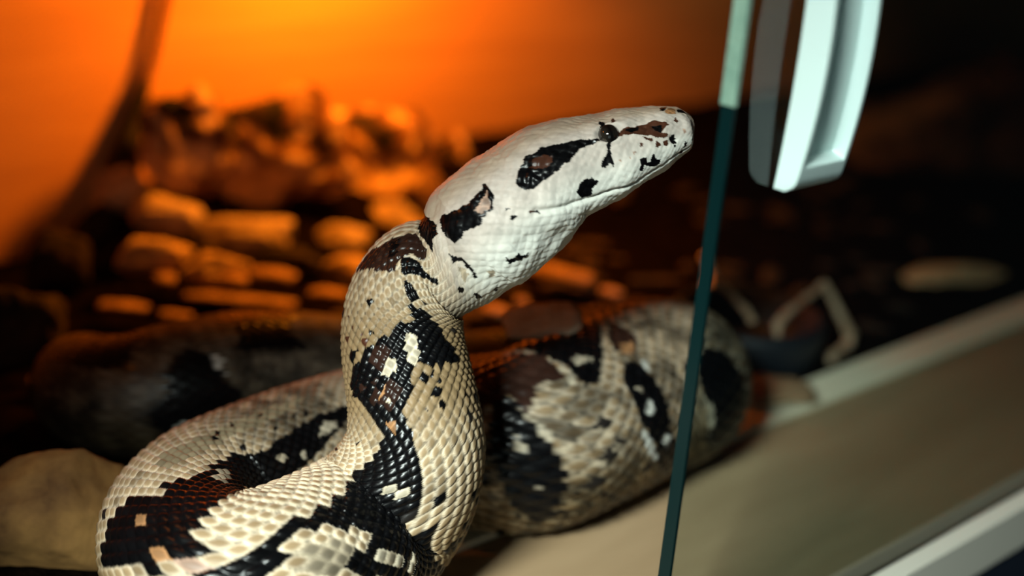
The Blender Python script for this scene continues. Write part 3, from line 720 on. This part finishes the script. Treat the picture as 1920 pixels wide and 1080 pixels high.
# front sill: flat board, pale band along its back edge, glass groove, steel track lip, cabinet below
slab('trim_2', -.6, 2.2, .240, .336, -.022, .000, m=M_sill, w=.0008)
slab('trim_3', -.6, 2.2, .336, .357, -.022, .0022, m=M_sill_lip, w=.0012)
slab('trim_4', -.6, 2.2, .2236, .2318, -.022, .0005, m=M_steel, w=.0010)
slab('trim_5', -.6, 2.2, .2318, .240, -.022, -.008, m=M_black)
slab('trim_6', -.6, 2.2, .2246, .72, -.60, -.022, m=M_navy)
# ------------------------------------------------------------------ sliding glass door with its grip
GX = .3122
door = empty('sliding_glass_door', (GX, YF, -.008))
tag(door, 'clear sliding glass door with a white grip, standing right of the snake', 'glass door')
def part(name, bm, m, par, smooth=False):
    o = obj(name, bm, m, par, smooth); return o
bm = bmesh.new(); box(bm, .0012, 1.20, 0, .0044, .0, .2875); part('glass_pane', bm, M_glass, door)
bm = bmesh.new(); box(bm, 0, .0012, 0, .0044, 0, .201); e = part('polished_edge', bm, M_edge, door); e['label'] = 'dark teal polished glass edge'
bm = bmesh.new(); box(bm, -.0004, .0012, -.0003, .0047, .201, .2875); e = part('edge_reflection', bm, M_edge_reflection, door); e['label'] = 'pale green strip painting the reflection on the upper glass edge'  # added strip, coloured like light reflected on the upper glass edge
def make_handle():
    k = .79; L, Wd = .1085*k, .0290*k
    zs = np.concatenate([np.linspace(0, .010, 6), np.linspace(.0125, .096, 40), np.linspace(.0985, .1085, 6)])*k
    bm = bmesh.new(); rings = []
    for z in zs:
        t = z/L*2-1
        back = k*(.0012+.0022*(1-t*t)); out = back+k*(.0086+.0038*(1-t*t))
        edge = min(z, L-z)
        if edge < .0032: out -= (.0032-edge)**2/.0032*.9
        sc = 0 if edge < .0112*k else 1
        fl = out-.0058*k*sc; rim = .0018*k
        sec = [(0, back), (0, out), (rim, out), (rim+.0006*sc+.0001, fl), (Wd-rim-.0006*sc-.0001, fl), (Wd-rim, out), (Wd, out), (Wd, back)]
        rings.append([bm.verts.new((x, -y, z)) for x, y in sec])
    for A, B in zip(rings[:-1], rings[1:]):
        for j in range(8): bm.faces.new((A[j], A[(j+1) % 8], B[(j+1) % 8], B[j]))
    bm.faces.new(rings[0]); bm.faces.new(rings[-1])
    h = obj('handle', bm, M_white, door, smooth=False); h['label'] = 'white scooped plastic grip'
    bev(h, .0010, 3)
    for p in h.data.polygons: p.use_smooth = True
    h.location = (.335-GX, 0, .167+.008)
    for zc in (.010, L-.010):
        bm = bmesh.new(); box(bm, .004, Wd-.004, -.003, 0, zc-.006, zc+.006); part('adhesive_pad', bm, M_white, h)
make_handle()

# ------------------------------------------------------------------ stones
def rock(name, loc, rad, seed, m, facet=.6, rot=0, rough=.12):
    bm = bmesh.new(); bmesh.ops.create_icosphere(bm, subdivisions=5, radius=1)
    rs = random.Random(seed); cuts = []
    for _ in range(int(14*facet)):
        d = Vector((rs.gauss(0, 1), rs.gauss(0, 1), rs.gauss(0, 1))).normalized(); cuts.append((d, rs.uniform(.62, .92)))
    off = Vector((seed*3.7, seed*1.3, seed*9.1))
    for v in bm.verts:
        p = v.co.copy()
        for d, h in cuts:
            e = p.dot(d)-h
            if e > 0: p -= d*e*.92
        p *= 1+rough*(noise.noise(p*1.6+off)*1.2+.5*noise.noise(p*4+off)+.25*noise.noise(p*10+off))
        v.co = Vector((p.x*rad[0], p.y*rad[1], p.z*rad[2]))
    o = obj(name, bm, m); o.location = loc; o.rotation_euler = (0, 0, rot)
    return o
# <env-data>
ROCKS = [
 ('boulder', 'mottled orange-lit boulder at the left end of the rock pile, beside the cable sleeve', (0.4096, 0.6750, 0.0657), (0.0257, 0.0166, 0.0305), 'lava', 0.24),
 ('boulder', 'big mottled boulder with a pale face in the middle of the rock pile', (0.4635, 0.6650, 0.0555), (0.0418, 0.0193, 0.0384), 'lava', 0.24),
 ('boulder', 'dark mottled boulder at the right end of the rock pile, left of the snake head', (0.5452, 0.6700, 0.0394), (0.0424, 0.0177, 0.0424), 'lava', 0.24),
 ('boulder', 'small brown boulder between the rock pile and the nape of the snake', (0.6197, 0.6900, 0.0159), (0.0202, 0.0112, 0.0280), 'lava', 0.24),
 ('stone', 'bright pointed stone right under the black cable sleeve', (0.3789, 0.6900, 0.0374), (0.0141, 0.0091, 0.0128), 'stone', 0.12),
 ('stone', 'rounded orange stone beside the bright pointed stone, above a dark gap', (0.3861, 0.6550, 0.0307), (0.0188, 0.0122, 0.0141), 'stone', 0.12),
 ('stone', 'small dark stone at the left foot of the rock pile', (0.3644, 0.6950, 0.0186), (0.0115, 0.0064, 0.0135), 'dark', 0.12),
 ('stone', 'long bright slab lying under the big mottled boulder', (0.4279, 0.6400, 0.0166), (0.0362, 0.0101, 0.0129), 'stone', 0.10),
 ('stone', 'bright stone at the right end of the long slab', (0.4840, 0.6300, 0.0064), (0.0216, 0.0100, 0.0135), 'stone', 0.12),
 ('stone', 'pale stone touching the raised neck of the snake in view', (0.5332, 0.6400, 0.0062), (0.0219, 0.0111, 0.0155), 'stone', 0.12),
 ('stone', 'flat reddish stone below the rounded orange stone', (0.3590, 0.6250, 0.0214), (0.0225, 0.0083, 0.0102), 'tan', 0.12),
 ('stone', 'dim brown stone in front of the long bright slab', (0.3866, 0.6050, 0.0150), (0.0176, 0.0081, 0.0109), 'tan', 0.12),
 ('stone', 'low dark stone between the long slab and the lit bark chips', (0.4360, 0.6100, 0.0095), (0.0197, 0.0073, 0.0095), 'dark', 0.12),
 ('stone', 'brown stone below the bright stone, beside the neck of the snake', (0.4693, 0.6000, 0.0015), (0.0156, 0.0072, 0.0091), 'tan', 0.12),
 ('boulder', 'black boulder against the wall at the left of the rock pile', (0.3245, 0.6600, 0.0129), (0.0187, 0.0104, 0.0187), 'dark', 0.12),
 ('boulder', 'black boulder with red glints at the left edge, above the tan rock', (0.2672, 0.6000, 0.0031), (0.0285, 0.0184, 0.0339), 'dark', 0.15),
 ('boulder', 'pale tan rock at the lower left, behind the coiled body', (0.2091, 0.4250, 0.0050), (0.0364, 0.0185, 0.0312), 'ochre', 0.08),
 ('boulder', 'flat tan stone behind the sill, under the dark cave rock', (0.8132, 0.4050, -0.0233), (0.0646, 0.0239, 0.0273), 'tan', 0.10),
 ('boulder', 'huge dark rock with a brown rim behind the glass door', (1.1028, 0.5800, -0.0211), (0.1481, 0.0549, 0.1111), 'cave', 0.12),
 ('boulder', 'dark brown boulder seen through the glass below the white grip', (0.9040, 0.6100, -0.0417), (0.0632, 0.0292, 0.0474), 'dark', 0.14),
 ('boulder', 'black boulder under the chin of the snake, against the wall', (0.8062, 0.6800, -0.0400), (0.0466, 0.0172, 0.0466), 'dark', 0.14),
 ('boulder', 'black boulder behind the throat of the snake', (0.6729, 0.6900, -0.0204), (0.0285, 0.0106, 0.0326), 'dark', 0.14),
]
CHIPS = [
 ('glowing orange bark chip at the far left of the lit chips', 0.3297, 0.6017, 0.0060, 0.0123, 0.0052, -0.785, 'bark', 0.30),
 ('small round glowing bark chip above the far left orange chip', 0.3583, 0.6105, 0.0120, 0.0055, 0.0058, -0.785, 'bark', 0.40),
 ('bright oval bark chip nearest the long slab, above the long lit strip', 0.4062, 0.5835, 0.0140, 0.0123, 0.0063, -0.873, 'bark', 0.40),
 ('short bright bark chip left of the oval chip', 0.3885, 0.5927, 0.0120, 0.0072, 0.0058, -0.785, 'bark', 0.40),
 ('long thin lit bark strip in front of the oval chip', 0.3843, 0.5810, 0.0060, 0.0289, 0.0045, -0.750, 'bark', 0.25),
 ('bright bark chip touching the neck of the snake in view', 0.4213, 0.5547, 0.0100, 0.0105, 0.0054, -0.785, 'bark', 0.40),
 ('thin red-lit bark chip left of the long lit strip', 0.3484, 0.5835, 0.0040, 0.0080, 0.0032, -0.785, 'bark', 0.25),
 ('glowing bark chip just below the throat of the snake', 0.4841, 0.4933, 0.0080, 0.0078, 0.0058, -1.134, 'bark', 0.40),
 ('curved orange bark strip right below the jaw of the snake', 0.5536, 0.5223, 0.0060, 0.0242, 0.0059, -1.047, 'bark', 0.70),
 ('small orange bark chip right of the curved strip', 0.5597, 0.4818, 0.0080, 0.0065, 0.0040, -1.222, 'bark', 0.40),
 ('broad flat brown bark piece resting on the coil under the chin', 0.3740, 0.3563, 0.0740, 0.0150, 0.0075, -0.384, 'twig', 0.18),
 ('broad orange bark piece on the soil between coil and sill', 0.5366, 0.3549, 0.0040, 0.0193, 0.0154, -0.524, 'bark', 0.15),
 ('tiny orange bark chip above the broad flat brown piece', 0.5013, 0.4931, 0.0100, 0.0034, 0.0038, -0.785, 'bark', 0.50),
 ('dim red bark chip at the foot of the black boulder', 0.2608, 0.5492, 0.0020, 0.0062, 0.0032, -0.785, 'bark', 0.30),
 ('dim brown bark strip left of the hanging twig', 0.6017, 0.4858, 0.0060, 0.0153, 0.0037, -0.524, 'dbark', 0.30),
]
TWIGS = [
 ('short curved brown twig just left of the glass edge', [([(0.6211, 0.4700, 0.0236), (0.6260, 0.4660, 0.0136), (0.6142, 0.4600, 0.0071), (0.5935, 0.4540, 0.0045)], [0.0015, 0.0021, 0.0024, 0.0018])]),
 ('bent pale-tipped twig just right of the glass edge', [([(0.5328, 0.3950, 0.0508), (0.5405, 0.3910, 0.0437), (0.5464, 0.3850, 0.0361), (0.5484, 0.3790, 0.0290)], [0.0013, 0.0016, 0.0018, 0.0021])]),
 ('forked twig straddling the dark blue water bowl', [([(0.5776, 0.3800, 0.0042), (0.5758, 0.3820, 0.0151), (0.5786, 0.3840, 0.0220), (0.5975, 0.3860, 0.0275), (0.6207, 0.3880, 0.0337)], [0.0014, 0.0016, 0.0025, 0.0019, 0.0016]), ([(0.6207, 0.3880, 0.0337), (0.6312, 0.3850, 0.0190), (0.6404, 0.3800, 0.0033), (0.6379, 0.3780, -0.0017), (0.6184, 0.3740, -0.0030), (0.6084, 0.3700, -0.0090)], [0.0017, 0.0023, 0.0028, 0.0028, 0.0025, 0.0023])]),
]
CABLE = [(0.4720, 0.7130, 0.4190), (0.4480, 0.7130, 0.2700), (0.4227, 0.7130, 0.1548), (0.4187, 0.7130, 0.1372), (0.4142, 0.7130, 0.1195), (0.4101, 0.7130, 0.1046), (0.4033, 0.7130, 0.0883), (0.3981, 0.7130, 0.0765)]
SLEEVE = [(0.4051, 0.7120, 0.0930), (0.3997, 0.7110, 0.0799), (0.3945, 0.7090, 0.0670), (0.3874, 0.7050, 0.0517), (0.3842, 0.7030, 0.0432)]
SLEEVE_R = [.0034, .0052, .0070, .0098, .0104]
BOWL = (0.5775, 0.4020, .040)
# </env-data>
MM = {'cave': M_cave, 'ochre': M_ochre, 'stone': M_stone, 'tan': M_tan_stone, 'lava': M_lava, 'dark': M_dark_stone, 'bark': M_bark, 'dbark': M_dark_bark, 'twig': M_twig}
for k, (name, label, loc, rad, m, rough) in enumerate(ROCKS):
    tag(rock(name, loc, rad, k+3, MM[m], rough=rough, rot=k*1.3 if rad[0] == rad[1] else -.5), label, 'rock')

# ------------------------------------------------------------------ bark chips on the soil
def chip_mesh(name, L, W, th, curl, seed, m):
    bm = bmesh.new(); nx, ny = 14, 8; top, bot = [], []
    for i in range(nx):
        t = i/(nx-1)*2-1; a, b = [], []
        for j in range(ny):
            u = j/(ny-1)*2-1
            ww = W*(1-.28*abs(t)**3)*(1+.22*noise.noise(Vector((t*2.2, seed, u))))
            x = t*L*(1+.10*noise.noise(Vector((u*3, seed+5, 1)))); y = u*ww
            z = curl*W*(1-u*u)+.5*curl*W*(1-t*t)+th*.6*noise.noise(Vector((t*3, u*3, seed)))
            a.append(bm.verts.new((x, y, z+th))); b.append(bm.verts.new((x, y, z)))
        top.append(a); bot.append(b)
    for i in range(nx-1):
        for j in range(ny-1):
            bm.faces.new((top[i][j], top[i+1][j], top[i+1][j+1], top[i][j+1])); bm.faces.new((bot[i][j], bot[i][j+1], bot[i+1][j+1], bot[i+1][j]))
    for i in range(nx-1):
        for j in (0, ny-1): bm.faces.new((top[i][j], top[i+1][j], bot[i+1][j], bot[i][j]))
    for j in range(ny-1):
        for i in (0, nx-1): bm.faces.new((top[i][j], top[i][j+1], bot[i][j+1], bot[i][j]))
    o = obj(name, bm, m); return o
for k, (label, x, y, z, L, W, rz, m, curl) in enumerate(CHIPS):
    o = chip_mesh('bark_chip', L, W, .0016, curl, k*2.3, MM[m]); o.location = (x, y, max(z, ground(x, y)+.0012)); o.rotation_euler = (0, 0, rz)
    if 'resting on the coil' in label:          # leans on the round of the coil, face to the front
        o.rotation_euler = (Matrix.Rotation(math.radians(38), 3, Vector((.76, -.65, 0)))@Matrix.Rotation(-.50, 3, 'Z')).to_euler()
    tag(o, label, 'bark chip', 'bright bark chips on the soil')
rs = random.Random(8)
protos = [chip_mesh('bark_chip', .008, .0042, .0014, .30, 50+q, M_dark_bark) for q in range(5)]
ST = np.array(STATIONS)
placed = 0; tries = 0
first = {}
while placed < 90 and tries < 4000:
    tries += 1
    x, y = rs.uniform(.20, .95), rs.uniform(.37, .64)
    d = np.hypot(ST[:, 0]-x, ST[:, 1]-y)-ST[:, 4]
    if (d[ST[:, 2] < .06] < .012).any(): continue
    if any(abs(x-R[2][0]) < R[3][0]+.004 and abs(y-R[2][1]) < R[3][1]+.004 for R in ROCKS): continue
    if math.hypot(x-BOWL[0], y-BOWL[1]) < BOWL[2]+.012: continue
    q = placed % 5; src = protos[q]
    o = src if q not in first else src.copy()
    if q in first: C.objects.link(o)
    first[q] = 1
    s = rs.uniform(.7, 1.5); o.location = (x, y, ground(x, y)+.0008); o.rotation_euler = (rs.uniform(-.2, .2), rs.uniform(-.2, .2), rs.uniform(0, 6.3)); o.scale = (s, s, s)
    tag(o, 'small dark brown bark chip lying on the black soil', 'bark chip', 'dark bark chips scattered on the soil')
    placed += 1

# ------------------------------------------------------------------ twigs, cable, water bowl
for k, (label, lines) in enumerate(TWIGS):
    bm = bmesh.new()
    for pts, rad in lines: tube(bm, pts, rad, n=10, k=6, wob=.0012, seed=k*3+1)
    tag(obj('twig', bm, M_twig), label, 'twig', 'dry twigs on the soil')
cb = empty('cable', CABLE[-1])
tag(cb, 'thin cable hanging down the orange back wall into a black sleeve', 'cable')
def rel(pts): return [tuple(a-b for a, b in zip(p, CABLE[-1])) for p in pts]
bm = bmesh.new(); tube(bm, rel(CABLE), [.0030]*len(CABLE), n=14); obj('cord', bm, plain('brown_cord', (.10, .035, .02), .6, .3), cb)
bm = bmesh.new(); tube(bm, rel(SLEEVE), SLEEVE_R, n=18); s = obj('sleeve', bm, M_black, cb); s['label'] = 'black tapered sleeve'
def bowl(x, y, r):
    bm = bmesh.new(); n = 56
    prof = [(0, .004), (r*.72, .004), (r*.82, .012), (r*.88, .0235), (r*.93, .0255), (r*.985, .0235), (r, .020), (r*.93, .004), (r*.90, 0), (0, 0)]
    rings = [[bm.verts.new((a*math.cos(t)+1e-6, a*math.sin(t), z)) for t in np.linspace(0, 2*math.pi, n, endpoint=False)] for a, z in prof[1:-1]]
    for A, B in zip(rings[:-1], rings[1:]):
        for j in range(n): bm.faces.new((A[j], A[(j+1) % n], B[(j+1) % n], B[j]))
    bm.faces.new(rings[0]); bm.faces.new(rings[-1])
    o = obj('water_bowl', bm, M_bowl); o.location = (x, y, -.003)
    tag(o, 'round dark blue water bowl behind the sill, under the forked twig', 'bowl')
bowl(*BOWL)
